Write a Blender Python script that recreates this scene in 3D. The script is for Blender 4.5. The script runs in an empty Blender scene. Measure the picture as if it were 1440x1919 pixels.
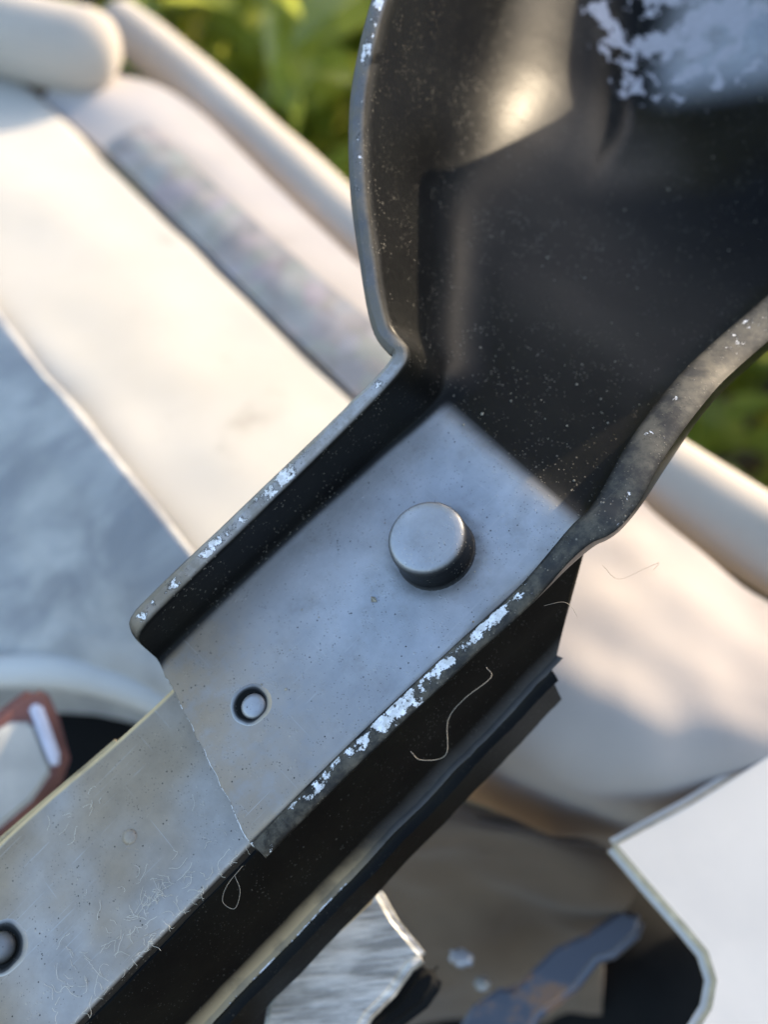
import bpy, bmesh, math, random
from mathutils import Vector, Matrix, noise
R = math.radians
random.seed(7)
scene = bpy.context.scene

# ------------------------------------------------------------------ camera, sky, sun, exposure
PITCH = R(45); DIST = 200.0; KPX = 120.0/1440.0          # camera 200 mm from the steel, 1440 px = 120 mm there
FOCUS = Vector((0, 0, 0.55))
CX = Vector((1, 0, 0)); CY = Vector((0, math.sin(PITCH), math.cos(PITCH))); CZ = Vector((0, -math.cos(PITCH), math.sin(PITCH)))
cam_d = bpy.data.cameras.new('camera'); cam = bpy.data.objects.new('camera', cam_d); scene.collection.objects.link(cam)
cam.location = FOCUS + CZ*DIST*.001; cam.rotation_euler = (math.pi/2 - PITCH, 0, 0)
cam_d.sensor_fit = 'HORIZONTAL'; cam_d.sensor_width = 36; cam_d.lens = 60; cam_d.clip_start = .005; cam_d.clip_end = 500
cam_d.dof.use_dof = True; cam_d.dof.focus_distance = .188; cam_d.dof.aperture_fstop = 16
scene.camera = cam
SUN_EL, SUN_AZ = R(23), R(48)                            # azimuth from +y towards +x
world = bpy.data.worlds.new('World'); scene.world = world; world.use_nodes = True
wn = world.node_tree; bg = wn.nodes['Background']
sky = wn.nodes.new('ShaderNodeTexSky'); sky.sky_type = 'NISHITA'; sky.sun_disc = False
sky.sun_elevation = SUN_EL; sky.sun_rotation = SUN_AZ; sky.air_density = 1.0; sky.dust_density = 1.6; sky.ozone_density = .9
wn.links.new(sky.outputs[0], bg.inputs[0]); bg.inputs[1].default_value = .15
sun_d = bpy.data.lights.new('sun', 'SUN'); sun = bpy.data.objects.new('sun', sun_d); scene.collection.objects.link(sun)
sun_d.energy = 2.1; sun_d.angle = R(.5); sun_d.color = (1, .82, .58)
SDIR = Vector((math.sin(SUN_AZ)*math.cos(SUN_EL), math.cos(SUN_AZ)*math.cos(SUN_EL), math.sin(SUN_EL)))
sun.rotation_euler = SDIR.to_track_quat('Z', 'Y').to_euler(); sun.location = SDIR*5
vs = scene.view_settings; vs.view_transform = 'Standard'; vs.look = 'None'; vs.exposure = 1.85; vs.gamma = 1; vs.use_curve_mapping = False
try:
    scene.cycles.max_bounces = 10; scene.cycles.glossy_bounces = 6; scene.cycles.diffuse_bounces = 4; scene.cycles.use_denoising = True
except Exception: pass

# ------------------------------------------------------------------ helpers
def camp(px, py, z):                                     # photo pixel + depth (mm towards the camera) -> camera frame, mm
    s = (1 - z/DIST)*KPX
    return Vector(((px-720)*s, (959.5-py)*s, z))
def c2w(p): return FOCUS + (CX*p.x + CY*p.y + CZ*p.z)*.001
def P(px, py, z): return c2w(camp(px, py, z))
CAMW = FOCUS + CZ*DIST*.001
def onplane(px, py, pt, n):                              # where the line of sight meets a plane
    d = P(px, py, 0) - CAMW
    return CAMW + d*((pt-CAMW).dot(n)/d.dot(n))
# frame of the pressed steel: U along it, V across (up left), W off its face
_rc = R(6); _t = R(30)
_U = Vector((.7071*math.cos(_rc), .7071*math.cos(_rc), -math.sin(_rc))).normalized()
_W = Vector((0, 0, 1))*math.cos(_t) + Vector((-.7071, .7071, 0))*math.sin(_t)
_W = (_W - _U*_W.dot(_U)).normalized(); _V = _W.cross(_U)
def cv(v): return CX*v.x + CY*v.y + CZ*v.z
U, V, W = cv(_U), cv(_V), cv(_W)
ORG = camp(822, 1022, 3.0); ORGW = c2w(ORG)
FRAME = Matrix(((U.x, V.x, W.x, ORGW.x), (U.y, V.y, W.y, ORGW.y), (U.z, V.z, W.z, ORGW.z), (0, 0, 0, 1)))
FINV = FRAME.inverted()
def loc(px, py, z): return (FINV @ P(px, py, z))*1000    # mm in the steel's frame
def locw(px, py, w):
    return (FINV @ onplane(px, py, ORGW + W*w*.001, W))*1000
def locv(px, py, v):
    return (FINV @ onplane(px, py, ORGW + V*v*.001, V))*1000

def tag(o, label=None, cat=None, group=None, kind=None):
    if label: o['label'] = label
    if cat: o['category'] = cat
    if group: o['group'] = group
    if kind: o['kind'] = kind
    return o
def empty(name, mat=None, loc_=None):
    o = bpy.data.objects.new(name, None); scene.collection.objects.link(o); o.empty_display_size = .01
    if mat is not None: o.matrix_world = mat
    if loc_ is not None: o.location = loc_
    return o
def mesh_obj(name, verts, faces, mat, parent=None, smooth=True, scale=.001, origin=None, attrs=None, sharp=40, mats=None):
    """verts in mm of the parent's frame (scale .001), or world metres with an origin (scale 1)."""
    me = bpy.data.meshes.new(name)
    if origin is not None: vv = [tuple(Vector(v)*scale - origin) for v in verts]
    else: vv = [(v[0]*scale, v[1]*scale, v[2]*scale) for v in verts]
    me.from_pydata(vv, [], faces); me.validate()
    bm = bmesh.new(); bm.from_mesh(me); bmesh.ops.recalc_face_normals(bm, faces=bm.faces); bm.to_mesh(me); bm.free()
    if attrs:
        for k, d in attrs.items():
            a = me.attributes.new(k, 'FLOAT', 'POINT'); a.data.foreach_set('value', d)
    me.materials.append(mat)
    for m in (mats or []): me.materials.append(m)
    if smooth:
        me.polygons.foreach_set('use_smooth', [True]*len(me.polygons))
        me.set_sharp_from_angle(angle=R(sharp))
    o = bpy.data.objects.new(name, me); scene.collection.objects.link(o)
    if origin is not None: o.location = origin
    if parent is not None: o.parent = parent
    return o
def lerp(a, b, t): return a + (b-a)*t
def interp(keys, q):
    """Catmull-Rom through (q, value) keys, value float or Vector."""
    n = len(keys)
    if q <= keys[0][0]: return keys[0][1]
    if q >= keys[-1][0]: return keys[-1][1]
    for i in range(n-1):
        if keys[i][0] <= q <= keys[i+1][0]: break
    q1, p1 = keys[i]; q2, p2 = keys[i+1]
    h = q2-q1; t = (q-q1)/h
    m1 = (p2-keys[i-1][1])/(q2-keys[i-1][0])*h if i > 0 else (p2-p1)
    m2 = (keys[i+2][1]-p1)/(keys[i+2][0]-q1)*h if i+2 < n else (p2-p1)
    t2 = t*t; t3 = t2*t
    return p1*(2*t3-3*t2+1) + m1*(t3-2*t2+t) + p2*(-2*t3+3*t2) + m2*(t3-t2)
def sstep(a, b, x):
    t = max(0, min(1, (x-a)/(b-a))); return t*t*(3-2*t)
def nz(p, s, seed=0): return noise.noise(Vector(p)*s + Vector((seed*17.3, seed*5.1, seed*9.7)))

# ------------------------------------------------------------------ materials
class NT:
    def __init__(self, name):
        self.m = bpy.data.materials.new(name); self.m.use_nodes = True; self.t = self.m.node_tree
        self.b = self.t.nodes['Principled BSDF']; self.tc = None
    def n(self, ty, **kw):
        nd = self.t.nodes.new(ty)
        for k, v in kw.items(): setattr(nd, k, v)
        return nd
    def link(self, a, b): self.t.links.new(a, b)
    def put(self, sock, v):
        if isinstance(v, bpy.types.NodeSocket): self.link(v, sock)
        elif isinstance(v, (tuple, list)): sock.default_value = (*v, 1) if len(v) == 3 and sock.type == 'RGBA' else v
        else: sock.default_value = v
    def obj(self):
        if not self.tc: self.tc = self.n('ShaderNodeTexCoord')
        return self.tc.outputs['Object']
    def mapped(self, scale, rot=(0, 0, 0), off=(0, 0, 0)):
        mp = self.n('ShaderNodeMapping'); self.link(self.obj(), mp.inputs[0])
        mp.inputs['Scale'].default_value = scale if isinstance(scale, tuple) else (scale,)*3
        mp.inputs['Rotation'].default_value = rot; mp.inputs['Location'].default_value = off
        return mp.outputs[0]
    def noise(self, scale, detail=4, rough=.55, off=(0, 0, 0), rot=(0, 0, 0), dist=0):
        nd = self.n('ShaderNodeTexNoise'); self.link(self.mapped(scale, rot, off), nd.inputs['Vector'])
        nd.inputs['Scale'].default_value = 1; nd.inputs['Detail'].default_value = detail; nd.inputs['Roughness'].default_value = rough
        nd.inputs['Distortion'].default_value = dist
        return nd.outputs[0]
    def voro(self, scale, off=(0, 0, 0), rnd=1, feature='F1'):
        nd = self.n('ShaderNodeTexVoronoi', feature=feature); self.link(self.mapped(scale, (0, 0, 0), off), nd.inputs['Vector'])
        nd.inputs['Scale'].default_value = 1; nd.inputs['Randomness'].default_value = rnd
        return nd
    def ramp(self, v, a, b, lo=0, hi=1, smooth=True):
        nd = self.n('ShaderNodeMapRange', interpolation_type='SMOOTHSTEP' if smooth else 'LINEAR')
        self.put(nd.inputs['Value'], v)
        for k, x in zip(('From Min', 'From Max', 'To Min', 'To Max'), (a, b, lo, hi)): self.put(nd.inputs[k], x)
        return nd.outputs[0]
    def math(self, op, a, b=0.0, clamp=False):
        nd = self.n('ShaderNodeMath', operation=op, use_clamp=clamp); self.put(nd.inputs[0], a); self.put(nd.inputs[1], b)
        return nd.outputs[0]
    def mul(self, *a):
        r = a[0]
        for x in a[1:]: r = self.math('MULTIPLY', r, x)
        return r
    def add(self, a, b): return self.math('ADD', a, b)
    def mix(self, f, a, b):
        nd = self.n('ShaderNodeMix', data_type='RGBA'); self.put(nd.inputs[0], f); self.put(nd.inputs[6], a); self.put(nd.inputs[7], b)
        return nd.outputs[2]
    def mixf(self, f, a, b):
        nd = self.n('ShaderNodeMix', data_type='FLOAT'); self.put(nd.inputs[0], f); self.put(nd.inputs[2], a); self.put(nd.inputs[3], b)
        return nd.outputs[0]
    def attr(self, name):
        nd = self.n('ShaderNodeAttribute', attribute_name=name); return nd.outputs['Fac']
    def bump(self, h, strength=.3, dist=.0005):
        nd = self.n('ShaderNodeBump'); nd.inputs['Strength'].default_value = strength; nd.inputs['Distance'].default_value = dist
        self.put(nd.inputs['Height'], h); self.link(nd.outputs[0], self.b.inputs['Normal'])
    def set(self, **kw):
        names = {'color': 'Base Color', 'rough': 'Roughness', 'metal': 'Metallic', 'spec': 'Specular IOR Level', 'sheen': 'Sheen Weight', 'coat': 'Coat Weight'}
        for k, v in kw.items(): self.put(self.b.inputs[names.get(k, k)], v)
        return self.m

DUST = (.20, .17, .13)
def steel_paint(name, seed=0, flakes=None, tan=0.0, grain=1.0):
    """glossy black lacquer over steel; 'film' = settled grey dust film, 'edge' = worn rims (both are per-vertex wear maps)."""
    k = NT(name); o = (seed*.13, seed*.07, 0)
    film_a = k.attr('film'); e = k.attr('edge')
    big = k.noise(55, 4, .6, o); fine = k.noise(1100, 3, .6, o); mid = k.noise(240, 5, .65, o)
    grains = k.voro(1700, o).outputs['Distance']; g2 = k.voro(700, (o[0]+.31, .2, .1)).outputs['Distance']
    rndm = k.noise(330, 3, .6, (o[0]+.5, 0, 0))
    gr = k.math('MAXIMUM', k.mul(k.ramp(grains, .26, .10), k.ramp(rndm, .47, .60)), k.mul(k.ramp(g2, .16, .07), k.ramp(mid, .5, .58)))
    blot = k.add(k.mul(k.math('SUBTRACT', mid, .5), .5), k.mul(k.math('SUBTRACT', big, .5), .25))
    film = k.math('ADD', k.mul(film_a, k.add(.86, blot)), 0.0, clamp=True)
    pits2 = k.mul(k.ramp(k.voro(1700, (o[0]+.2, .8, 0)).outputs['Distance'], .22, .10), k.ramp(k.noise(180, 3, .6, (o[0]+.4, .4, 0)), .44, .56))
    pits = k.mul(k.ramp(k.voro(900, (o[0]+.7, .3, 0)).outputs['Distance'], .16, .07), k.ramp(k.noise(260, 2, .5, (o[0]+.9, 0, 0)), .46, .58))
    lacq = k.mix(k.ramp(big, .35, .7), (.003, .003, .003), (.006, .006, .005))
    fcol = k.mix(k.ramp(big, .38, .66), (.47, .48, .50), (.55, .55, .56))
    fcol = k.mix(k.mul(k.ramp(k.noise(120, 5, .7, (o[0]+.2, .6, 0)), .5, .72), .3), fcol, (.25, .22, .18))
    warm = k.ramp(k.noise(26, 3, .55, (o[0]+.35, .15, .3)), .40, .62, tan*.5, min(1, tan+.2))
    warm = k.math('ADD', warm, k.mul(k.attr('warm'), k.ramp(mid, .25, .6, .55, 1.0)), clamp=True)
    fcol = k.mix(warm, fcol, (.34, .265, .185))
    col = k.mix(film, lacq, fcol)
    col = k.mix(k.mul(gr, grain, k.mixf(film_a, .46, .26), k.ramp(k.noise(45, 3, .6, (o[0]+.8, .4, 0)), .38, .64, .12, 1.0)), col, (.42, .38, .31))
    scr = k.mul(k.ramp(k.noise((26, 2600, 400), 2, .5, (.1, o[0], .2), rot=(0, 0, .22)), .64, .70), k.ramp(k.noise(70, 3, .6, (.9, .2, o[0])), .48, .6))
    scr2 = k.mul(k.ramp(k.noise((2300, 30, 400), 2, .5, (.4, o[0], .2), rot=(0, 0, .5)), .66, .71), k.ramp(k.noise(60, 3, .6, (.2, .7, o[0])), .5, .62))
    col = k.mix(k.mul(k.math('MAXIMUM', scr, scr2), film_a, .35), col, (.52, .51, .50))
    col = k.mix(k.mul(pits, film_a, .9), col, (.02, .018, .015))
    col = k.mix(k.mul(pits2, film_a, .55), col, (.05, .045, .04))
    metal = k.mul(film, k.mixf(warm, .72, .16))
    rough = k.add(k.mixf(film, .34, .42), k.mul(k.math('SUBTRACT', fine, .5), .12))
    grime = k.mul(k.ramp(k.noise(200, 5, .7, (.1, .9, .3)), .38, .64), k.ramp(e, .3, .8))
    col = k.mix(k.mul(grime, .6), col, (.16, .14, .105))
    rough = k.mixf(k.ramp(e, .2, .6), rough, .58)
    chipn = k.noise(430, 6, .72, (.2, .5, .1)); chipb = k.noise(95, 3, .6, (.7, .2, .4))
    thr = k.add(k.add(chipn, k.mul(k.math('SUBTRACT', chipb, .5), .9)), k.ramp(k.attr('chip'), 0.0, 1.0, -.16, .11))
    chip = k.mul(k.ramp(thr, .57, .60), k.ramp(e, .55, .75), k.ramp(k.noise(1500, 4, .7, (.5, .3, .2)), .34, .42))
    c2 = k.mix(k.ramp(k.noise(900, 3), .4, .65), (.60, .59, .57), (.85, .85, .87))
    gold = k.attr('gold'); gm = k.mul(gold, k.ramp(k.noise(140, 4, .6, (.6, .6, .2)), .3, .55, .45, 1.0))  # gold: warm edge light put into colour, and rust rings at the rivets
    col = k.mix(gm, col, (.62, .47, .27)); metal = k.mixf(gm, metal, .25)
    bord = k.mul(k.ramp(thr, .53, .565), k.ramp(e, .55, .75))
    col = k.mix(k.mul(bord, .8), col, (.03, .026, .022))
    col = k.mix(chip, col, c2); rough = k.mixf(chip, rough, .5); metal = k.mixf(chip, metal, .2)
    if flakes:
        v = k.n('ShaderNodeVectorMath', operation='DISTANCE'); k.link(k.obj(), v.inputs[0]); v.inputs[1].default_value = flakes[0]
        fl = k.ramp(k.add(k.noise(150, 7, .68, (.3, .1, .6)), k.ramp(v.outputs['Value'], flakes[1]*.3, flakes[1], .11, -.3)), .60, .63)
        col = k.mix(fl, col, k.mix(k.noise(700, 3), (.38, .35, .36), (.52, .49, .51))); metal = k.mixf(fl, metal, 0.0); rough = k.mixf(fl, rough, .6)
    k.bump(k.add(k.add(k.mul(gr, .9), k.mul(chip, -1.6)), k.add(k.mul(fine, .22), k.mul(big, 1.0))), .35, .00025)
    return k.set(color=col, metal=metal, rough=rough, spec=k.mixf(film, .10, .25))

def fabric(name, c1, c2, stain=(.25, .21, .17), amt=.35, seed=0, weave=2600, fold=0, blob=9):
    k = NT(name); o = (seed*.3, seed*.7, 0)
    a = k.noise(blob, 5, .6, o, dist=.5 if fold else 0); b = k.noise(38, 4, .6, (o[0]+.4, .1, 0))
    w = k.noise(weave, 2, .5)
    col = k.mix(k.ramp(a, .35, .65), c1, c2)
    col = k.mix(k.mul(k.ramp(b, .56, .74), k.ramp(k.noise(14, 3, .5, (o[0], .9, 0)), .45, .62), amt), col, stain)
    k.bump(k.add(w, k.mul(k.noise(30, 4, .6, (.3, .3, .3), dist=.6), fold)), .25 if not fold else .6, .0004)
    return k.set(color=col, rough=.85, spec=.2, sheen=.15)
def plain(name, color, rough=.5, metal=0, var=.25, scale=120, spec=.5, bump=.15):
    k = NT(name); f = k.noise(scale, 5, .6)
    col = k.mix(k.ramp(f, .35, .7), tuple(c*(1-var) for c in color), tuple(min(1, c*(1+var)) for c in color))
    k.bump(k.noise(scale*6, 3), bump, .0003)
    return k.set(color=col, rough=k.ramp(f, .3, .7, rough*.85, min(1, rough*1.15)), metal=metal, spec=spec)

M_CREAM = fabric('cream_cloth', (.44, .405, .35), (.50, .465, .41), amt=.85)
M_PIPE = fabric('piping_cloth', (.38, .33, .28), (.44, .385, .33), amt=.25, seed=2)
M_PINK = fabric('border_cloth', (.38, .34, .315), (.43, .385, .36), amt=.2, seed=3)
M_TAUPE_SHADE = fabric('taupe_cloth_shaded', (.08, .055, .036), (.14, .10, .068), stain=(.03, .027, .024), amt=.8, seed=5)  # cloth colour darkened to carry the shade of the hollow
M_ROSE = fabric('side_cloth', (.30, .26, .238), (.36, .318, .29), stain=(.2, .16, .12), amt=.6, seed=6)
def lilac():
    k = NT('lilac_mesh'); a = k.noise((110, 110, 110), 4, .6, dist=.4); b = k.voro(150).outputs['Color']
    col = k.mix(k.ramp(a, .38, .64), (.20, .185, .175), (.27, .25, .24))
    nd = k.n('ShaderNodeHueSaturation'); k.link(b, nd.inputs['Color']); nd.inputs['Saturation'].default_value = .25
    col = k.mix(.10, col, nd.outputs[0]); k.bump(k.noise(1500, 2), .4, .0006)
    return k.set(color=col, rough=.9, spec=.15)
M_LILAC = lilac()
M_PAINT = steel_paint('black_lacquer', 0, flakes=(loc(1275, 30, -57)*.001, .036))
M_RAIL = steel_paint('rail_lacquer', 2, tan=1.0)
M_RIVET = steel_paint('rivet_lacquer', 4)
M_SIDE = steel_paint('channel_lacquer', 6, grain=.25)
M_BOARD = plain('white_board', (.52, .485, .44), .6, var=.04, scale=40)
M_FOAM = plain('foam_edge', (.62, .50, .33), .9, var=.2, scale=300, bump=.6)
M_BLACK = plain('black_lever_and_gaps', (.006, .006, .006), .7, var=.3, spec=.12)  # lever colour, also used where black stands for shade in the gaps

# ------------------------------------------------------------------ setting: ground
def ground():
    k = NT('soil'); a = k.noise(14, 6, .6); b = k.noise(90, 4, .6)
    k.bump(k.add(a, k.mul(b, .4)), .8, .02)
    m = k.set(color=k.mix(k.ramp(a, .35, .65), (.07, .055, .035), (.13, .105, .07)), rough=.95, spec=.2)
    n = 40; s = 200.0; vv = []; ff = []
    for i in range(n+1):
        for j in range(n+1):
            x = ((i/n)*2-1); y = ((j/n)*2-1)
            x = math.copysign(abs(x)**3, x)*s; y = math.copysign(abs(y)**3, y)*s
            vv.append((x, y, .03*nz((x, y, 0), .8) + (.15*nz((x, y, 1), .05) if abs(x)+abs(y) > 6 else 0)))
    for i in range(n):
        for j in range(n): a0 = i*(n+1)+j; ff.append((a0, a0+1, a0+n+2, a0+n+1))
    tag(mesh_obj('ground', vv, ff, m, scale=1, origin=Vector((0, 0, 0))), kind='structure')
ground()

# ------------------------------------------------------------------ the pressed steel bracket
bracket = tag(empty('seat_bracket', FRAME), 'black lacquered pressed steel bracket with raised rims and chipped paint', 'bracket')
T = 3.0
_pc = locw(797, 1004, 6.2); PCX, PCY = _pc.x, _pc.y
LB0 = [(-44, Vector((-43.3, 20.9, 0))), (-42, Vector((-41.5, 21.2, 0))), (-19, Vector((-19.2, 20.8, 0))), (4, Vector((4.5, 19.4, 0))), (16, Vector((15.5, 18.4, 0)))]
LR0 = [(-44, Vector((-43.2, 21.0, 1.4))), (-43, Vector((-42.9, 20.9, 6.5))), (-41.6, Vector((-42.1, 20.6, 9.3))), (-39.5, Vector((-39.6, 20.3, 10.9))), (-19, Vector((-19, 20.1, 10.9))), (4, Vector((4.5, 20.0, 10.9))), (14, Vector((14.5, 20.0, 11.6)))]
RB0 = [(-44, Vector((-51.0, -12.3, 0))), (-19, Vector((-22, -13.2, 0))), (4, Vector((4, -14.6, 0))), (16, Vector((15.5, -15, 0)))]
rp = [(472, 1578, 3.0), (640, 1408, 4.2), (857, 1205, 5), (968, 1105, 5.4), (1068, 989, 6.5)]
RR0 = [(q, locw(*p)) for q, p in zip((-44, -24, -4, 5, 16), rp)]
UP = [  # q, left rim, left foot, right foot, right rim: photo pixel and depth
 (24, (764, 655, 1), (846, 716, -10), (1118, 962, 6), (1114, 942, 14.5)),
 (34, (727, 605, .5), (850, 630, -16), (1195, 862, 0), (1176, 832, 10.5)),
 (50, (703, 475, -1), (850, 490, -25), (1275, 757, -8), (1262, 717, 4)),
 (66, (686, 335, -2.5), (858, 350, -35), (1350, 680, -17), (1336, 643, -4)),
 (82, (686, 195, -4), (915, 225, -46), (1452, 590, -26), (1442, 551, -11)),
 (98, (708, 70, -6), (965, 85, -57), (1565, 480, -31), (1556, 440, -16)),
 (115, (748, -60, -8), (1005, -60, -63), (1690, 350, -33), (1680, 310, -19)),
 (132, (800, -190, -10), (1050, -200, -66), (1820, 210, -34), (1810, 180, -21)),
 (150, (860, -330, -12), (1100, -350, -68), (1960, 60, -35), (1950, 30, -22)),
 (160, (900, -420, -13), (1140, -440, -69), (2040, -30, -35), (2030, -60, -22))]
for q, a, b, c, d in UP:
    LR0.append((q, loc(*a))); LB0.append((q, loc(*b))); RB0.append((q, loc(*c))); RR0.append((q, loc(*d)))
qs = [-44, -43.6, -43.2, -42.8, -42.3, -41.6, -40.8, -39.5]
q = -38.0
while q < 160: qs.append(q); q += 1.25
NF, NC = 40, 9
rows = []; plate = []
for q in qs:
    lr, lb, rb, rr = (interp(kk, q) for kk in (LR0, LB0, RB0, RR0))
    up = sstep(12, 60, q)
    def corner(a, c, b, r):
        d1 = (a-c); d2 = (b-c); l1 = min(r, d1.length*.8); l2 = min(r, d2.length*.45)
        p1 = c + d1.normalized()*l1; p2 = c + d2.normalized()*l2
        return [p1*(1-t)**2 + c*2*t*(1-t) + p2*t*t for t in [i/(NC-1) for i in range(NC)]]
    c1 = corner(lr, lb, rb, lerp(2.2, 9, sstep(18, 34, q)) + 14*sstep(50, 88, q) - 9*sstep(94, 128, q)); c2 = corner(rr, rb, lb, lerp(2.0, 7, up))
    row = [lerp(lr, c1[0], i/8) for i in range(8)] + c1
    row += [lerp(c1[-1], c2[-1], i/NF) for i in range(1, NF)] + c2[::-1] + [lerp(c2[0], rr, i/5) for i in range(1, 6)]
    # the pan beyond the bend: floor dished, with a step near the top shaped to mirror the sun as a warm patch
    n = len(row)
    for j, p in enumerate(row):
        f = j/(n-1)
        amt = 0
        if q > 20:
            yy = ORG.y + _U.y*p.x + _V.y*p.y + _W.y*p.z
            amt = -2.0*math.sin(math.pi*f)**2*sstep(20, 70, q) - 9.5*sstep(58, 91, yy)*sstep(.14, .30, f)*(1-.75*sstep(.42, .9, f)) + 2.0*sstep(95, 125, q)*sstep(.3, .6, f)
            amt += 27*sstep(136, 156, q)*(1-sstep(55, 61, p.y))*(1-sstep(.80, .9, f))  # rising end added out of view to keep the sun out of the bowl
        row[j] = p + Vector((0, 0, 1))*(amt + .10*nz(p, .05, 1) + .03*nz(p, .25, 2))
    if q < -43.9: row = [p + Vector((.35*nz(p, .35, 21) + .2*nz(p, 1.1, 22), 0, 0)) for p in row]
    rows.append(row)
m = len(rows[0]); nr = len(rows)
def nrm(i, j):
    a = rows[min(i+1, nr-1)][j]-rows[max(i-1, 0)][j]; b = rows[i][min(j+1, m-1)]-rows[i][max(j-1, 0)]
    return -a.cross(b).normalized()
verts = []; edge = []; pl = []; chp = []; wrm = []; loops = []
for i in range(nr):
    N = [nrm(i, j) for j in range(m)]
    for _ in range(2): N = [((N[max(j-1, 0)] + N[j]*2 + N[min(j+1, m-1)])).normalized() for j in range(m)]
    ring = []; pq = 1 - sstep(15, 21, qs[i])
    def add(p, e, f, c=0.0): verts.append(p); edge.append(e); pl.append(f); chp.append(c); return len(verts)-1
    inn = rows[i]; out = [inn[j] - N[j]*(T + 2.8*sstep(9, 30, qs[i])*sstep(m-16, m-2, j)) for j in range(m)]
    for j in range(m):
        e = .45 if j in (0, m-1) else (.62*max(0, 1-abs(qs[i]-17.8)/2.2) if 16 < j < m-9 else 0)
        e = min(e, .54)
        f_ = j/(m-1); fl_ = sstep(12.5, 16.5, j)*(1-sstep(m-10, m-7, j))
        p_ = inn[j]; yy = ORG.y + _U.y*p_.x + _V.y*p_.y + _W.y*p_.z
        hi = .95*sstep(79, 93, yy)*sstep(.31, .42, f_)  # sky reflection painted as pale film high in the pan
        dd = math.hypot(inn[j].x-PCX, inn[j].y-PCY); ring_d = 1-.6*max(0, 1-abs(dd-6.6)/1.6) if pq > .5 else 1
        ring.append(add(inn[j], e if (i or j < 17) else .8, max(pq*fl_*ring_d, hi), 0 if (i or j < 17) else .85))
    jl = sstep(-43, -40, qs[i]); cR = (sstep(-44, -30, qs[i])*(1-sstep(-2, 10, qs[i])) + .25)*.8; cL = .62*sstep(-44, -38, qs[i])*(1-sstep(-12, 0, qs[i])) + .12 + .5*sstep(60, 75, qs[i])
    dR = (inn[m-1]-inn[m-3]).normalized()
    for a in (.16, .5, .84):
        p = lerp(inn[m-1], out[m-1], a) + dR*(T*.3*math.sin(math.pi*a))
        p += N[m-1]*.12*nz(p, .4, 3) + dR*.25*nz(p, .22, 5); ring.append(add(p, 1.0-.28*sstep(8, 25, qs[i]), .07, cR*(1.15 if a < .3 else .75 if a < .6 else .2)))
    for j in range(m-1, -1, -1):
        ring.append(add(out[j], .45 if j in (0, m-1) else 0, 0))
    dL = (inn[0]-inn[2]).normalized()
    for a in (.84, .5, .16):
        p = lerp(inn[0], out[0], a) + dL*(T*.38*math.sin(math.pi*a))
        p += N[0]*.12*nz(p, .4, 4) + dL*.22*nz(p, .25, 6); ring.append(add(p, .82, (.9-.6*sstep(15, 25, qs[i]))*jl, cL*jl*(1 if a < .6 else .4)))
    loops.append(ring); wrm += [.85*(1-sstep(-44, -12, qs[i]))]*(len(verts)-len(wrm))
faces = []; L = len(loops[0])
for i in range(nr-1):
    for j in range(L):
        a, b = loops[i][j], loops[i][(j+1) % L]; c, d = loops[i+1][(j+1) % L], loops[i+1][j]
        faces.append((a, b, c, d))
for ring, fl in ((loops[0], False), (loops[-1], True)):       # close both ends between the skins
    for j in range(m-1):
        k0, k1 = j, j+1; o0, o1 = m+3+(m-1-j), m+3+(m-1-j-1)
        faces.append((ring[k0], ring[k1], ring[o1], ring[o0]))
    faces.append(tuple([ring[m-1]] + ring[m:m+4])); faces.append(tuple([ring[0]] + [ring[L-1-k] for k in range(0, 4)]))
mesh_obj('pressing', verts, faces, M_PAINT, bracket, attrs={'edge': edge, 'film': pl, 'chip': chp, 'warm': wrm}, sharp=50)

def lathe(name, prof, centre, mat, parent, seg=40, wob=.0, film=(1,), gold=(0,), sharp=45):
    """prof: (radius, height) from the centre outwards, in mm, turned about W."""
    vv = [Vector((centre[0], centre[1], centre[2]+prof[0][1]))]; ff = []
    for k, (r, h) in enumerate(prof[1:]):
        for s in range(seg):
            a = 2*math.pi*s/seg; rr = r*(1+wob*nz((math.cos(a), math.sin(a), k*.2), 1.3, 8))
            vv.append(Vector((centre[0]+rr*math.cos(a), centre[1]+rr*math.sin(a), centre[2]+h)))
    for s in range(seg): ff.append((0, 1+s, 1+(s+1) % seg))
    for k in range(len(prof)-2):
        b0 = 1+k*seg
        for s in range(seg): ff.append((b0+s, b0+seg+s, b0+seg+(s+1) % seg, b0+(s+1) % seg))
    ff.append(tuple(1+(len(prof)-2)*seg+s for s in range(seg)))
    fa = [film[0]] + [film[min(k, len(film)-1)] for k in range(1, len(prof)) for _ in range(seg)]
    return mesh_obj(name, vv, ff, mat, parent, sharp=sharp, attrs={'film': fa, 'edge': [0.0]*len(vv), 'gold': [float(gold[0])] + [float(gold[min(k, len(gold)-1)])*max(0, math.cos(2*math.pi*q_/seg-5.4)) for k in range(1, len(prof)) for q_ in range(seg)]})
pc = locw(797, 1004, 6.2)
lathe('stud', [(0, 6.3), (2, 6.29), (4.4, 6.25), (5.25, 6.16), (5.72, 5.92), (5.98, 5.45), (6.1, 4.6), (6.15, 1.0), (6.3, .2), (6.5, -.4), (6.2, -1.2)], (pc.x, pc.y, 0), M_RIVET, bracket, wob=.012, film=(1, 1, 1, .9, .45, .08, 0, 0, .1, .2), sharp=80)
rc_ = locw(470, 1320, 0)
lathe('rivet', [(0, .62), (1.2, .60), (1.75, .48), (2.0, .15), (2.1, -.6)], (rc_.x+.15, rc_.y-.62, .05), M_RIVET, bracket, wob=.03, film=(.95, .9, .6, .1, 0), sharp=80)
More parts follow.
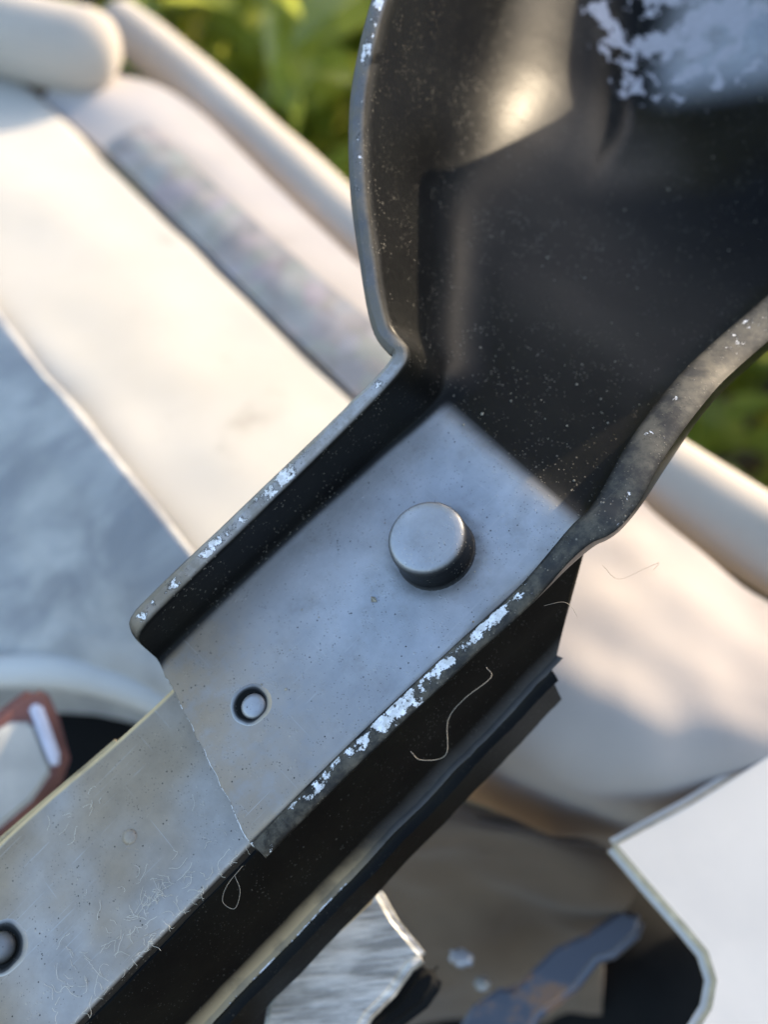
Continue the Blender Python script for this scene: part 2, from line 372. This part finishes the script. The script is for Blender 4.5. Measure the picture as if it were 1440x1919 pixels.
lathe('rivet_recess', [(0, .05), (2.3, .05), (2.65, .06), (2.9, .09), (3.3, .05), (3.6, -.2)], (rc_.x, rc_.y, .01), M_RIVET, bracket, wob=.10, film=(0, 0, .1, .45, .8, 1), gold=(0, 0, 0, .55, .8, .3), sharp=80)  # flat disc: the dark of the rivet's recess is put into its colour

# ------------------------------------------------------------------ the rail under it
rail = tag(empty('seat_rail', FRAME @ Matrix.Translation((0, 0, 0))), 'dusty dark steel channel rail running to the lower left corner', 'rail')
def loft(name, prof_fn, us, mat, parent, nseed=0, sharp=40, rough=.06, end=None, film=0, edges=(), chip_glints=None, gold=None):
    rows_ = [prof_fn(u) for u in us]; n = len(rows_[0]); vv = []; ff = []
    for i, (u, row) in enumerate(zip(us, rows_)):
        for j, (v, w) in enumerate(row):
            uu = u + (end(v, w, i/(len(us)-1)) if end else 0)
            p = Vector((uu, v, w)); k = rough*nz(p, .12, nseed) + rough*.5*nz(p, .5, nseed+1)
            vv.append(p + Vector((0, k*.7, k)))
    for i in range(len(us)-1):
        for j in range(n): ff.append((i*n+j, i*n+(j+1) % n, (i+1)*n+(j+1) % n, (i+1)*n+j))
    ff.append(tuple(range(n))); ff.append(tuple((len(us)-1)*n+j for j in range(n)))
    fa = [(film(j) if callable(film) else film) for _ in us for j in range(n)]; ea = [.8 if j in edges else 0.0 for _ in us for j in range(n)]
    ca = [(chip_glints(u, j) if chip_glints else 0.0) for u in us for j in range(n)]
    return mesh_obj(name, vv, ff, mat, parent, sharp=sharp, attrs={'film': fa, 'edge': ea, 'chip': ca, 'gold': [(gold(u, j) if gold else 0.0) for u in us for j in range(n)]})
def arc(cx, cy, r, a0, a1, n=6): return [(cx+r*math.cos(R(lerp(a0, a1, i/(n-1)))), cy+r*math.sin(R(lerp(a0, a1, i/(n-1))))) for i in range(n)]
def frange(a, b, s):
    out = []; x = a
    while x < b: out.append(x); x += s
    return out + [b]
WT = -T - .25
def top_prof(u):
    vl = lerp(18.0, 20.4, sstep(-46, -82, u)); vr = -11.0
    o = arc(vl-1.4, WT-1.4, 1.4, 0, 90) + arc(vr+1.2, WT-1.2, 1.2, 90, 180)
    return [(vl, WT-9)] + o + [(vr, WT-8), (vr+1.6, WT-8), (vr+1.6, WT-1.8), (vl-1.8, WT-1.8), (vl-1.8, WT-9)]
loft('top_plate', top_prof, frange(-130, 12, 2.0), M_RAIL, rail, 11, film=lambda j: 1.0 if 5 <= j <= 9 else (.5 if j in (4, 10) else .05), edges=(3, 4, 5), gold=lambda u, j: 1.0 if j in (2, 3, 4, 5) else 0.0)  # golden light on the left edge is put into the colour
def side_prof(u):
    a = [(-9.5, WT-2.2), (-11.3, WT-2.6), (-12.6, WT-5), (-14.6, WT-13), (-16.2, WT-18), (-17.6, WT-20.2)]
    b = arc(-19.3, WT-22.6, 2.5, 75, -80, 8) + [(-18.0, WT-25.6), (-19.0, WT-33)]
    c = [(-16.8, WT-33), (-15.6, WT-25), (-14.6, WT-20), (-10, WT-5), (-8.5, WT-4.2)]
    return a + b + c
lip_glint = lambda u: 1-sstep(-50, -36, u)  # where the lip's highlight is painted with pale chip colour and gold
loft('side_channel', side_prof, frange(-130, 24, 2.0), M_SIDE, rail, 13, rough=.3, film=lambda j: .3 if j in (6, 7, 8) else .1 if j in (5, 9) else 0.0, edges=(6, 7, 8), chip_glints=lambda u, j: .98*lip_glint(u) if j in (6, 7) else 0.0,
     gold=lambda u, j: .55*lip_glint(u) if j in (5, 6) else 0.0, end=lambda v, w, f: f**9*((-27)*(min(1, (WT-w)/26))+2.2*nz((v*.5, w*.5, 0), 1, 3)))
def left_prof(u):
    vl = lerp(20.2, 23.2, sstep(-46, -90, u))
    return arc(vl, WT-6, 1.2, -20, 200, 8) + [(vl-1.2, WT-13), (vl+1.1, WT-13)]
loft('left_lip', left_prof, frange(-130, -58, 2.0), M_RAIL, rail, 15, film=.3, edges=(3, 4, 5), gold=lambda u, j: .8 if 2 <= j <= 6 else 0.0)  # second edge with its golden light painted on
r2 = locw(5, 1775, WT)
lathe('rivet', [(0, 1.7), (1.2, 1.55), (2.0, 1.05), (2.45, .3), (2.5, -.5)], (r2.x, r2.y, WT), M_RIVET, rail, wob=.03, film=(.5, .4, .15, 0), sharp=80)
lathe('rivet_recess', [(0, .06), (2.9, .06), (3.4, .07), (3.7, .11), (4.1, .05), (4.5, -.2)], (r2.x, r2.y, WT), M_RIVET, rail, wob=.10, film=(0, 0, .1, .45, .8, 1), gold=(0, 0, 0, .4, .6, .4), sharp=80)  # shade of the rivet hole is coloured onto a flat disc
pm = locw(243, 1568, WT)
lathe('pimple', [(0, .55), (.6, .5), (1.0, .3), (1.25, 0), (1.3, -.3)], (pm.x, pm.y, WT), M_RAIL, rail, sharp=80)

# ------------------------------------------------------------------ soft things behind
HP = P(330, 1060, -80); UPV = Vector((0, 0, 1))
def hp(px, py, dz=0): return onplane(px, py, HP + UPV*dz*.001, UPV)
def patch(name, guides, mat, nu=40, nv=12, amp=0, freq=12, thick=.006, seed=0, parent=None):
    """smooth sheet through guide lines (lists of world points), closed underneath."""
    gl = []
    for g in guides:
        ks = [(i/(len(g)-1), p) for i, p in enumerate(g)]
        gl.append([interp(ks, i/nu) for i in range(nu+1)])
    ng = len(gl); rows_ = []
    for v in range(nv*(ng-1)+1):
        t = v/(nv*(ng-1)); rows_.append([interp([(k/(ng-1), gl[k][i]) for k in range(ng)], t) for i in range(nu+1)])
    nvv = len(rows_); ctr = rows_[nvv//2][nu//2]; N = {}
    for i in range(nvv):
        for j in range(nu+1):
            a = rows_[min(i+1, nvv-1)][j]-rows_[max(i-1, 0)][j]; b = rows_[i][min(j+1, nu)]-rows_[i][max(j-1, 0)]
            n = a.cross(b); n = n.normalized() if n.length > 1e-12 else Vector((0, 0, 1)); N[i, j] = n
    sg = 1 if sum(N[i, j].dot((CAMW-rows_[i][j]).normalized()) for i in range(nvv) for j in range(nu+1)) > 0 else -1
    vv = []; under = []
    for i in range(nvv):
        for j in range(nu+1):
            p = rows_[i][j]; n = N[i, j]*sg
            vv.append(p + n*amp*(nz(p, freq, seed) + .4*nz(p, freq*3, seed+1)))
    K = len(vv)
    for i in range(nvv):
        for j in range(nu+1): vv.append(vv[i*(nu+1)+j] - N[i, j]*sg*thick)
    ff = []; w_ = nu+1
    for i in range(nvv-1):
        for j in range(nu):
            a = i*w_+j; ff.append((a, a+1, a+w_+1, a+w_)); ff.append((K+a, K+a+w_, K+a+w_+1, K+a+1))
    for j in range(nu):
        ff.append((j, K+j, K+j+1, j+1)); a = (nvv-1)*w_+j; ff.append((a, a+1, K+a+1, K+a))
    for i in range(nvv-1):
        a = i*w_; ff.append((a, a+w_, K+a+w_, K+a)); a = i*w_+nu; ff.append((a, K+a, K+a+w_, a+w_))
    return mesh_obj(name, vv, ff, mat, parent, scale=1, origin=ctr if parent is None else None, sharp=60)
def tube(name, pts, rad, mat, seg=14, nu=48, squash=1, amp=0, seed=0, parent=None, taper=None):
    ks = [(i/(len(pts)-1), p) for i, p in enumerate(pts)]
    line = [interp(ks, i/nu) for i in range(nu+1)]; vv = []; ff = []; up = Vector((0, 0, 1))
    for i, p in enumerate(line):
        d = (line[min(i+1, nu)]-line[max(i-1, 0)]).normalized(); s = d.cross(up)
        s = s.normalized() if s.length > 1e-6 else Vector((1, 0, 0)); n = s.cross(d)
        t = i/nu; r = rad*(taper(t) if taper else 1)
        for k in range(seg):
            a = 2*math.pi*k/seg; q_ = p + s*r*math.cos(a) + n*r*squash*math.sin(a)
            vv.append(q_ + (q_-p).normalized()*amp*nz(q_, 30, seed))
    for i in range(nu):
        for k in range(seg): ff.append((i*seg+k, i*seg+(k+1) % seg, (i+1)*seg+(k+1) % seg, (i+1)*seg+k))
    ff.append(tuple(range(seg))); ff.append(tuple(nu*seg+k for k in range(seg)))
    return mesh_obj(name, vv, ff, mat, parent, scale=1, origin=line[nu//2] if parent is None else None, sharp=60)
def dn(ps, mm, out=0): return [p - UPV*mm*.001 + Vector((-.6, -.8, 0))*out*.001 for p in ps]

edge_l = [hp(-200, 385), hp(0, 640), hp(165, 850), hp(330, 1060), hp(480, 1250), hp(620, 1430)]
far_l = [hp(-190, -60), hp(72, 180), hp(190, 290), hp(430, 530), hp(660, 745), hp(980, 1060)]
midl = [[a.lerp(b, t) + UPV*.002*math.sin(math.pi*t) for a, b in zip(edge_l, far_l)] for t in (.08, .3, .6, .85, .97)]
den_b = [P(-260, 1275, -122), P(0, 1264, -114), P(120, 1268, -109), P(230, 1292, -104), P(345, 1345, -99), P(480, 1440, -95)]
den_t = [a.lerp(b, .06) + UPV*.0032 for a, b in zip(edge_l, far_l)]
den = [dn(den_b, 25, -8), den_b, [a.lerp(b, .35) + CZ*.006 for a, b in zip(den_b, den_t)], [a.lerp(b, .7) + CZ*.007 for a, b in zip(den_b, den_t)], [a.lerp(b, .95) + CZ*.003 for a, b in zip(den_b, den_t)], den_t]
tag(patch('side_cloth', den, fabric('shaded_cream_cloth', (.26, .26, .27), (.50, .485, .46), stain=(.20, .19, .24), amt=.8, seed=12, fold=12, blob=(16, 44, 30)), 50, 9, amp=.0022, freq=30, thick=.004, seed=14), 'cloth down the near side of the cream cushion, its blue grey shade put into its colour', 'cloth')  # shaded side of the cream seat, done as a greyer cloth colour
cush = patch('seat_cushion', [dn(edge_l, 90, -12), dn(edge_l, 20, -6), dn(edge_l, 4, -2)] + midl + [dn(far_l, 1)], M_CREAM, 50, 9, amp=.0012, freq=18, thick=.012, seed=2)
tag(cush, 'sunlit cream seat cushion left of the bracket', 'cushion')
cord_l = [p + UPV*.0 for p in (P(-160, 1262, -118), P(0, 1258, -112), P(110, 1258, -108), P(215, 1280, -103), P(310, 1318, -98), P(420, 1390, -94))]
tag(tube('trim_rope', cord_l, .0042, fabric('cord_cloth', (.52, .50, .47), (.62, .60, .57), seed=8), amp=.0006), 'pale curved rope edging along the bottom of the cushion side cloth', 'rope')
roll_a = [hp(225, 45, -8), hp(300, 105, -8), hp(480, 265, -8), hp(700, 470, -8), hp(960, 690, -8), hp(1180, 850, -8), hp(1360, 968, -9), hp(1560, 1090, -9)]
tag(tube('piping_roll', roll_a, .0105, M_PIPE, 20, 70, amp=.0006, taper=lambda t: .9+.12*t), 'long cream padded roll running behind the bracket against the foliage', 'piping')
roll_b = [hp(-220, -10, 12), hp(-60, 45, 12), hp(60, 78, 12), hp(160, 98, 11), hp(228, 112, 8)]
tag(tube('bolster_roll', roll_b, .0145, M_PIPE, 20, 40, amp=.001, taper=lambda t: math.sqrt(max(.02, 1-max(0, (t-.72)/.28)**2))), 'short thick cream roll lying in the upper left corner', 'bolster')
bl = [hp(78, 186, -1.5), hp(215, 300, -1.5), hp(430, 525, -1.5), hp(670, 745, -1.5), hp(980, 1060, -1.5)]
bh = [hp(150, 128, 2), hp(330, 178, 2), hp(520, 352, 2), hp(740, 550, 2), hp(1020, 780, 2)]
panel = patch('border_panel', [bl, [a.lerp(b, .5)+UPV*.002 for a, b in zip(bl, bh)], bh], M_PINK, 40, 8, amp=.001, freq=25, seed=3)
tag(panel, 'pale pinkish border panel beside the long padded roll', 'panel')
sl = [hp(195, 275, 1.0), hp(310, 390, 1.0), hp(470, 550, 1.0), hp(660, 735, 1.0), hp(860, 930, 1.0)]
sh = [hp(275, 232, 4.5), hp(380, 325, 4.5), hp(540, 470, 4.5), hp(745, 640, 4.5), hp(960, 820, 4.5)]
tag(patch('mesh_strip', [sl, [a.lerp(b, .5)+UPV*.001 for a, b in zip(sl, sh)], sh], M_LILAC, 40, 6, amp=.0003, freq=50, seed=4, thick=.003), 'mottled lilac grey strip sewn along the cream cushion', 'strip')
tag(patch('corner_gap_shade', [[hp(-160, 20, -26), hp(100, 60, -26), hp(360, 200, -26)], [hp(-120, 120, -26), hp(100, 200, -26), hp(330, 360, -26)]], M_BLACK, 12, 6), 'added black sheet standing for the shade in the triangular gap at upper left', 'mat')  # sheet added only to make this gap dark
# right hand: the near end of the seat, rolling over towards the camera
g0 = [hp(960, 760, -3), hp(1180, 935, -3), hp(1330, 1045, -3), hp(1560, 1190, -6)]
g1 = [hp(900, 900, 2), hp(1150, 1060, 2), hp(1320, 1150, 1), hp(1560, 1270, -4)]
g2 = [hp(880, 1050, 3), hp(1120, 1200, 2), hp(1320, 1280, 0), hp(1560, 1370, -8)]
g3 = [hp(860, 1220, 0), hp(1100, 1350, -2), hp(1300, 1400, -5), hp(1560, 1470, -18)]
g4 = [hp(850, 1380, -16), hp(1090, 1490, -20), hp(1280, 1530, -26), hp(1560, 1570, -44)]
g5 = [hp(850, 1470, -60), hp(1090, 1580, -66), hp(1280, 1620, -72), hp(1560, 1650, -90)]
tag(patch('seat_end', [g0, g1, g2, g3, g4, g5], M_ROSE, 36, 10, amp=.003, freq=26, seed=7), 'rosy beige cloth end of the seat right of the bracket', 'seat end')
f0 = [P(560, 1400, -84), P(760, 1480, -80), P(900, 1500, -78), P(1020, 1545, -80), P(1190, 1620, -86)]
f1 = [P(560, 1470, -72), P(760, 1540, -68), P(900, 1550, -64), P(1040, 1580, -66), P(1180, 1650, -74)]
f2 = [P(560, 1600, -80), P(760, 1620, -76), P(900, 1630, -72), P(1040, 1650, -72), P(1160, 1710, -78)]
f3 = [P(560, 1740, -96), P(760, 1760, -92), P(900, 1740, -90), P(1020, 1740, -92), P(1130, 1800, -96)]
f4 = [P(560, 1960, -120), P(760, 1960, -118), P(900, 1920, -118), P(1020, 1900, -118), P(1130, 1920, -118)]
tag(patch('draped_cloth', [f0, f1, f2, f3, f4], M_TAUPE_SHADE, 44, 12, amp=.006, freq=26, seed=9), 'taupe cloth fold sagging below the bracket, its shade put into its colour', 'cloth')

# white board with the notched corner
BP = P(1130, 1575, -48); BN = (CX*.03 + CY*.43 + CZ*.90).normalized()
def slab(name, pix, pt, n, thick, mat, bev=.0012, parent=None, mats=None):
    top = [onplane(x, y, pt, n) for x, y in pix]; c = sum(top, Vector())/len(top)
    bm = bmesh.new(); vs_ = [bm.verts.new(p-c) for p in top]; f = bm.faces.new(vs_)
    r_ = bmesh.ops.extrude_face_region(bm, geom=[f]); bmesh.ops.translate(bm, verts=[g for g in r_['geom'] if isinstance(g, bmesh.types.BMVert)], vec=-n*thick)
    bmesh.ops.recalc_face_normals(bm, faces=bm.faces)
    bmesh.ops.bevel(bm, geom=[e for e in bm.edges if len(e.link_faces) == 2 and e.calc_face_angle() > .7], offset=bev, segments=3, affect='EDGES')
    me = bpy.data.meshes.new(name); bm.to_mesh(me); bm.free(); me.materials.append(mat)
    if mats:
        me.materials.append(mats)
        for p in me.polygons:
            if abs(p.normal.dot(n)) < .97: p.material_index = 1
    me.polygons.foreach_set('use_smooth', [True]*len(me.polygons)); me.set_sharp_from_angle(angle=R(50))
    o = bpy.data.objects.new(name, me); scene.collection.objects.link(o); o.location = c
    if parent: o.parent = parent; o.matrix_parent_inverse = parent.matrix_world.inverted()
    return o
tag(slab('white_board', [(1131, 1577), (1290, 1490), (1500, 1360), (1760, 1500), (1760, 2150), (1330, 2150), (1290, 1985), (1290, 1925), (1318, 1880), (1326, 1835), (1312, 1790), (1275, 1745), (1205, 1665)], BP, BN, .004, M_BOARD, bev=.0018, mats=M_FOAM),
    'flat white board with a rounded notch in the lower right corner', 'board')
# red brown clip at the left edge
CP = P(60, 1400, -70); CN = (CX*.25 + CY*.25 + CZ*.93).normalized()
clip = tag(empty('trim_clip', loc_=CP), 'red brown plastic trim clip with pale face at the left edge', 'clip')
bpy.context.view_layer.update()
slab('clip_body', [(-60, 1375), (30, 1305), (62, 1284), (92, 1300), (112, 1345), (132, 1420), (118, 1462), (60, 1530), (-60, 1640)], CP, CN, .006, plain('red_brown_plastic', (.22, .085, .06), .35), bev=.0016, parent=clip)
slab('pale_face', [(-60, 1400), (20, 1352), (62, 1352), (100, 1442), (60, 1500), (-60, 1600)], CP + CN*.0012, CN, .002, plain('pale_plastic', (.52, .50, .45), .5, var=.1), bev=.0009, parent=clip)
slab('highlight_stripe', [(52, 1322), (78, 1316), (116, 1420), (106, 1440), (92, 1428)], CP + CN*.0018, CN, .002, plain('clip_highlight', (.72, .70, .78), .3, var=.08), bev=.0007, parent=clip)  # highlight on the clip, painted as a pale raised stripe
# zinc block, latch bar, cavity
def zinc():
    k = NT('zinc'); a = k.noise((60, 420, 60), 5, .65, rot=(0, 0, .9)); b = k.noise(190, 4)
    k.bump(a, .4, .0004)
    return k.set(color=k.mix(k.ramp(a, .35, .68), (.22, .21, .19), (.62, .60, .56)), metal=.25, rough=k.ramp(b, .3, .7, .35, .6))
ZP = P(650, 1760, -24); ZN = (CX*-.2 + CY*.45 + CZ*.87).normalized()
tag(slab('zinc_plate', [(705, 1655), (742, 1720), (800, 1790), (768, 1812), (735, 1860), (690, 1905), (640, 2000), (480, 2000), (498, 1880), (520, 1842), (610, 1760), (660, 1700)], ZP, ZN, .005, zinc()), 'worn grey zinc plate with ragged edge under the rail', 'plate')
tag(slab('black_lever', [(735, 1872), (772, 1822), (806, 1800), (832, 1822), (822, 1858), (800, 1890), (720, 1950), (640, 2010), (560, 2080), (560, 1990), (660, 1930)], P(760, 1850, -30), (CX*-.1 + CY*.3 + CZ*.95).normalized(), .006, M_BLACK, bev=.0018), 'black rounded steel lever against the ragged zinc plate', 'lever')
tag(slab('brass_strip', [(598, 1772), (640, 1735), (690, 1690), (702, 1664), (696, 1660), (640, 1712), (590, 1755)], P(650, 1720, -18), (CX*-.35 + CY*.45 + CZ*.82).normalized(), .002, plain('brass', (.55, .42, .24), .4, metal=.6), bev=.0005), 'thin tan metal strip between the rail and the zinc plate', 'strip')
tag(slab('bolt_head', [(836, 1786), (852, 1772), (878, 1778), (890, 1796), (872, 1810), (846, 1806)], P(862, 1790, -58), (CX*-.2 + CY*.5 + CZ*.84).normalized(), .004, plain('bolt_zinc', (.42, .42, .44), .35, metal=.6), bev=.0008), 'small pale bolt head in the shadow right of the zinc plate', 'bolt', 'bolts under the rail')
tag(slab('bolt_head', [(884, 1836), (898, 1824), (914, 1832), (918, 1850), (900, 1856), (886, 1850)], P(900, 1840, -60), (CX*-.3 + CY*.4 + CZ*.86).normalized(), .004, plain('dull_zinc', (.30, .29, .27), .45, metal=.5), bev=.0007), 'smaller dull bolt head nearest the rusty latch bar', 'bolt', 'bolts under the rail')
k = NT('rusty_blue'); a = k.noise(70, 5, .65)
M_BAR = k.set(color=k.mix(k.ramp(a, .52, .6), (.13, .14, .17), (.24, .14, .09)), metal=k.ramp(a, .5, .6, .6, 0), rough=.45)
LP = P(1050, 1790, -72); LN = (CX*-.3 + CY*.5 + CZ*.81).normalized()
tag(slab('latch_bar', [(885, 1882), (935, 1848), (960, 1850), (1040, 1772), (1095, 1748), (1165, 1700), (1208, 1716), (1196, 1752), (1150, 1792), (1120, 1800), (1080, 1852), (1010, 1905), (985, 1950), (860, 2010), (840, 1950)], LP, LN, .004, M_BAR), 'blue grey steel latch bar with rust patches in the dark gap', 'bar')
tag(patch('gap_shade_sheet', [[P(-200, 1250, -150), P(300, 1300, -150), P(800, 1560, -150), P(1200, 1600, -135), P(1700, 1650, -135)], [P(-200, 1600, -140), P(300, 1650, -140), P(800, 1750, -140), P(1200, 1800, -110), P(1700, 1900, -110)], [P(-200, 2150, -120), P(300, 2150, -120), P(800, 2150, -120), P(1200, 2150, -100), P(1700, 2150, -100)]], M_BLACK, 20, 6, seed=1), 'added black sheet standing for the shade in the gaps below the rail', 'gap shade')  # black sheet added so the cavity behind reads as deep shade

# ------------------------------------------------------------------ foliage
k = NT('leaf'); oi = k.n('ShaderNodeAttribute', attribute_name='tint').outputs['Fac']
lc = k.mix(oi, (.05, .08, .018), (.34, .40, .08))
k.set(color=lc, rough=.25, spec=.6)
tr = k.n('ShaderNodeBsdfTranslucent'); k.put(tr.inputs[0], k.mix(oi, (.26, .36, .04), (.85, .82, .18)))
mx = k.n('ShaderNodeMixShader'); mx.inputs[0].default_value = .55
k.link(k.b.outputs[0], mx.inputs[1]); k.link(tr.outputs[0], mx.inputs[2]); k.link(mx.outputs[0], k.t.nodes['Material Output'].inputs[0])
M_LEAF = k.m
M_BARK = plain('bark', (.09, .065, .045), .9, var=.4, scale=40)
def shrub(x, y, h, rx, ry, n, label, seed):
    rnd = random.Random(seed); root = tag(empty('garden_shrub', loc_=Vector((x, y, 0))), label, 'shrub', 'garden shrubs behind the seat')
    vv = []; ff = []
    def stick(p0, p1, r0, r1):
        d = (p1-p0).normalized(); s = d.cross(Vector((.3, .5, .1))).normalized(); t = s.cross(d); b = len(vv)
        for p, r in ((p0, r0), (p1, r1)):
            for kk in range(6): a = kk*math.pi/3; vv.append(p + s*r*math.cos(a) + t*r*math.sin(a))
        for kk in range(6): ff.append((b+kk, b+(kk+1) % 6, b+6+(kk+1) % 6, b+6+kk))
    tips = []
    for b in range(7):
        p = Vector((rnd.uniform(-.06, .06), rnd.uniform(-.06, .06), -.02)); a = rnd.uniform(0, 6.28); r = .018
        for s_ in range(6):
            q_ = p + Vector((math.cos(a)*rx*.16, math.sin(a)*ry*.16, h/6.5*rnd.uniform(.8, 1.15))) + Vector((rnd.gauss(0, .03), rnd.gauss(0, .03), 0))
            stick(p, q_, r, r*.8); r *= .8; tips.append(q_)
            q3 = q_ + Vector((rnd.gauss(0, rx*.4), rnd.gauss(0, ry*.4), rnd.uniform(0, .2))); stick(q_, q3, r*.6, r*.3); tips.append(q3); p = q_
    mesh_obj('trunk', vv, ff, M_BARK, root, scale=1)
    lv = []; lf = []; tint = []
    ncl = max(8, n//26)
    cl = []
    for c in range(ncl):
        th = rnd.uniform(0, 6.28); zz = rnd.uniform(.04, 1); rr = math.sqrt(rnd.random())*(1 if zz < .7 else math.sqrt((1-zz)/.3)+.15)
        cl.append((Vector((math.cos(th)*rr*rx, math.sin(th)*rr*ry, zz*h)), rnd.random()))
    for i in range(n):
        c, tn = rnd.choice(cl); p = c + Vector((rnd.gauss(0, .055), rnd.gauss(0, .055), rnd.gauss(0, .05)))
        l = rnd.uniform(.035, .07); w_ = l*rnd.uniform(.2, .3)
        d = Vector((rnd.gauss(0, 1), rnd.gauss(0, 1)-.25, rnd.gauss(0, .6)+.1)).normalized(); s = d.cross(Vector((rnd.gauss(0, .5), rnd.gauss(0, .5), 1))).normalized(); nn = s.cross(d)
        b = len(lv); t_ = min(1, max(0, tn*.6 + rnd.random()*.5))
        for q_ in (p, p+d*l*.3+s*w_+nn*.1*l, p+d*l*.7+s*w_*.8+nn*.08*l, p+d*l-nn*.12*l, p+d*l*.7-s*w_*.8+nn*.08*l, p+d*l*.3-s*w_+nn*.1*l, p+d*l*.5): lv.append(q_); tint.append(t_)
        for kk in range(6): lf.append((b+6, b+kk, b+(kk+1) % 6))
    o = mesh_obj('crown', lv, lf, M_LEAF, root, scale=1, smooth=False, attrs={'tint': tint}); o['kind'] = 'stuff'
for a in ((-1.1, 1.9, 4.2, .5, .4, 3000, 'tall leafy shrub at the far left behind the cream seat', 1),  # the tall ones are added out of view so the pan mirrors something dark
          (-.35, 2.1, 4.4, .5, .4, 3400, 'tall shrub behind the upper left padded roll', 2),
          (.35, 2.2, 4.4, .5, .4, 3400, 'tall shrub behind the upper end of the bracket', 3),
          (-.1, 2.8, 5.0, 1.1, .4, 4200, 'dark tall shrub standing deepest behind the others', 5),
          (-.48, .78, .46, .24, .20, 1700, 'low green shrub at the top left corner', 6),
          (-.10, .74, .44, .22, .20, 1700, 'low green shrub between the padded roll and the bracket', 7),
          (.26, .66, .36, .20, .18, 1400, 'low green shrub hidden behind the bracket top', 8),
          (.50, .40, .34, .15, .16, 1000, 'low bright green shrub beyond the right end of the padded roll', 4)):
    shrub(*a)

# ------------------------------------------------------------------ hairs, lint and grit
M_HAIR = plain('hair', (.30, .25, .19), .6, var=.2)
def hair(pts, rad, label):
    tag(tube('stray_hair', pts, rad*.0006, M_HAIR, 5, 40), label, 'hair', 'stray hairs on the steel')
hair([P(770, 1408, 20), P(790, 1424, 22), P(836, 1414, 23), P(840, 1350, 23), P(870, 1310, 23), P(920, 1270, 22), P(912, 1250, 21)], .07, 'long bent hair on the dark rail side below the chipped rim')
hair([P(455, 1622, 13), P(425, 1660, 15), P(418, 1690, 16), P(440, 1702, 17), P(450, 1670, 16), P(440, 1640, 15)], .06, 'looped hair hanging off the rail corner at the rim end')
hair([P(1130, 1060, 4), P(1160, 1085, 2), P(1210, 1065, 0), P(1235, 1055, 0), P(1225, 1068, 0)], .05, 'fine hair sticking out right of the bracket over pale cloth')
hair([P(1020, 1135, 12), P(1055, 1128, 12), P(1072, 1138, 12), P(1082, 1155, 11)], .05, 'short curled hair at the upper end of the rail side')
hair([P(225, 1800, 10), P(245, 1770, 13), P(290, 1745, 15), P(300, 1740, 15)], .06, 'curved hair on the rail edge near the bottom')
hair([P(530, 1290, 4), P(545, 1275, 3.6), P(565, 1262, 3.4), P(590, 1255, 3.6)], .05, 'fine dark hair on the plate beside the small rivet')
rl = random.Random(5); vv = []; ff = []
def strand(p, d, l, r, curl):
    n = 7; b = len(vv); d = d.normalized()
    for i in range(n):
        s_ = d.cross(Vector((0, 0, 1)))
        s_ = s_.normalized() if s_.length > 1e-5 else Vector((1, 0, 0)); t_ = s_.cross(d)
        for a in range(3): vv.append(p + s_*r*math.cos(a*2.094) + t_*r*math.sin(a*2.094))
        p = p + d*l/n; d = (d + Vector((rl.gauss(0, curl), rl.gauss(0, curl), rl.gauss(0, curl*.35)))).normalized()
        if p.z < WT + .08: p.z = WT + .1
    for i in range(n-1):
        for a in range(3): ff.append((b+i*3+a, b+i*3+(a+1) % 3, b+i*3+3+(a+1) % 3, b+i*3+3+a))
for px, py, n, spread in ((285, 1690, 60, 1.6), (330, 1655, 30, 1.5), (235, 1745, 50, 1.6), (180, 1800, 40, 1.8), (130, 1520, 16, 2.0), (165, 1525, 10, 1.2), (360, 1650, 20, 2.2), (300, 1790, 26, 2.0), (150, 1860, 40, 3.0), (230, 1690, 14, 3), (350, 1600, 14, 3)):
    c = locw(px, py, WT+.15)
    for _ in range(int(n*.38)):
        y_ = max(-10.4, c.y + rl.gauss(0, spread))
        strand(Vector((c.x + rl.gauss(0, spread*1.5), y_, WT + rl.uniform(.1, .5))), Vector((rl.gauss(0, 1), rl.gauss(0, 1), rl.gauss(0, .2))), rl.uniform(.8, 4.5), .028, .38)
for i in range(40):                                       # fluff caught along the rail edge
    u_ = -88 + 37*rl.random(); strand(Vector((u_, -10.6, WT)), Vector((rl.gauss(0, 1), -.4, rl.gauss(0, .6)+.2)), rl.uniform(.6, 2.4), .025, .5)
lint = mesh_obj('dust_lint', vv, ff, plain('lint_fibre', (.62, .56, .46), .8, var=.15), None); lint.matrix_world = FRAME
tag(lint, 'pale fluffy lint fibres scattered over the dusty rail', 'lint', kind='stuff')
# grit: small grains lying in the pan and on the plate
vv = []; ff = []
for _ in range(420):
    i = rl.randrange(10, nr-30); j = rl.randrange(14, m-10)
    if qs[i] < 18 and rl.random() < .55: continue
    nn = nrm(i, j); p = lerp(rows[i][j], rows[i][j+1], rl.random()); r = min(.6, .055*math.exp(abs(rl.gauss(0, .75))))
    b = len(vv)
    for d in ((1, 0, 0), (-1, 0, 0), (0, 1, 0), (0, -1, 0), (0, 0, 1), (0, 0, -1)):
        vv.append(p + nn*r*.3 + Vector(d)*r*rl.uniform(.5, 1.2))
    for a, c, e in ((0, 2, 4), (2, 1, 4), (1, 3, 4), (3, 0, 4), (2, 0, 5), (1, 2, 5), (3, 1, 5), (0, 3, 5)): ff.append((b+a, b+c, b+e))
grit = mesh_obj('dust_grit', vv, ff, plain('grit', (.33, .29, .22), .9, var=.4, scale=500), None, smooth=False); grit.matrix_world = FRAME
tag(grit, 'tiny pale grains of grit lying in the black pan', 'grit', kind='stuff')
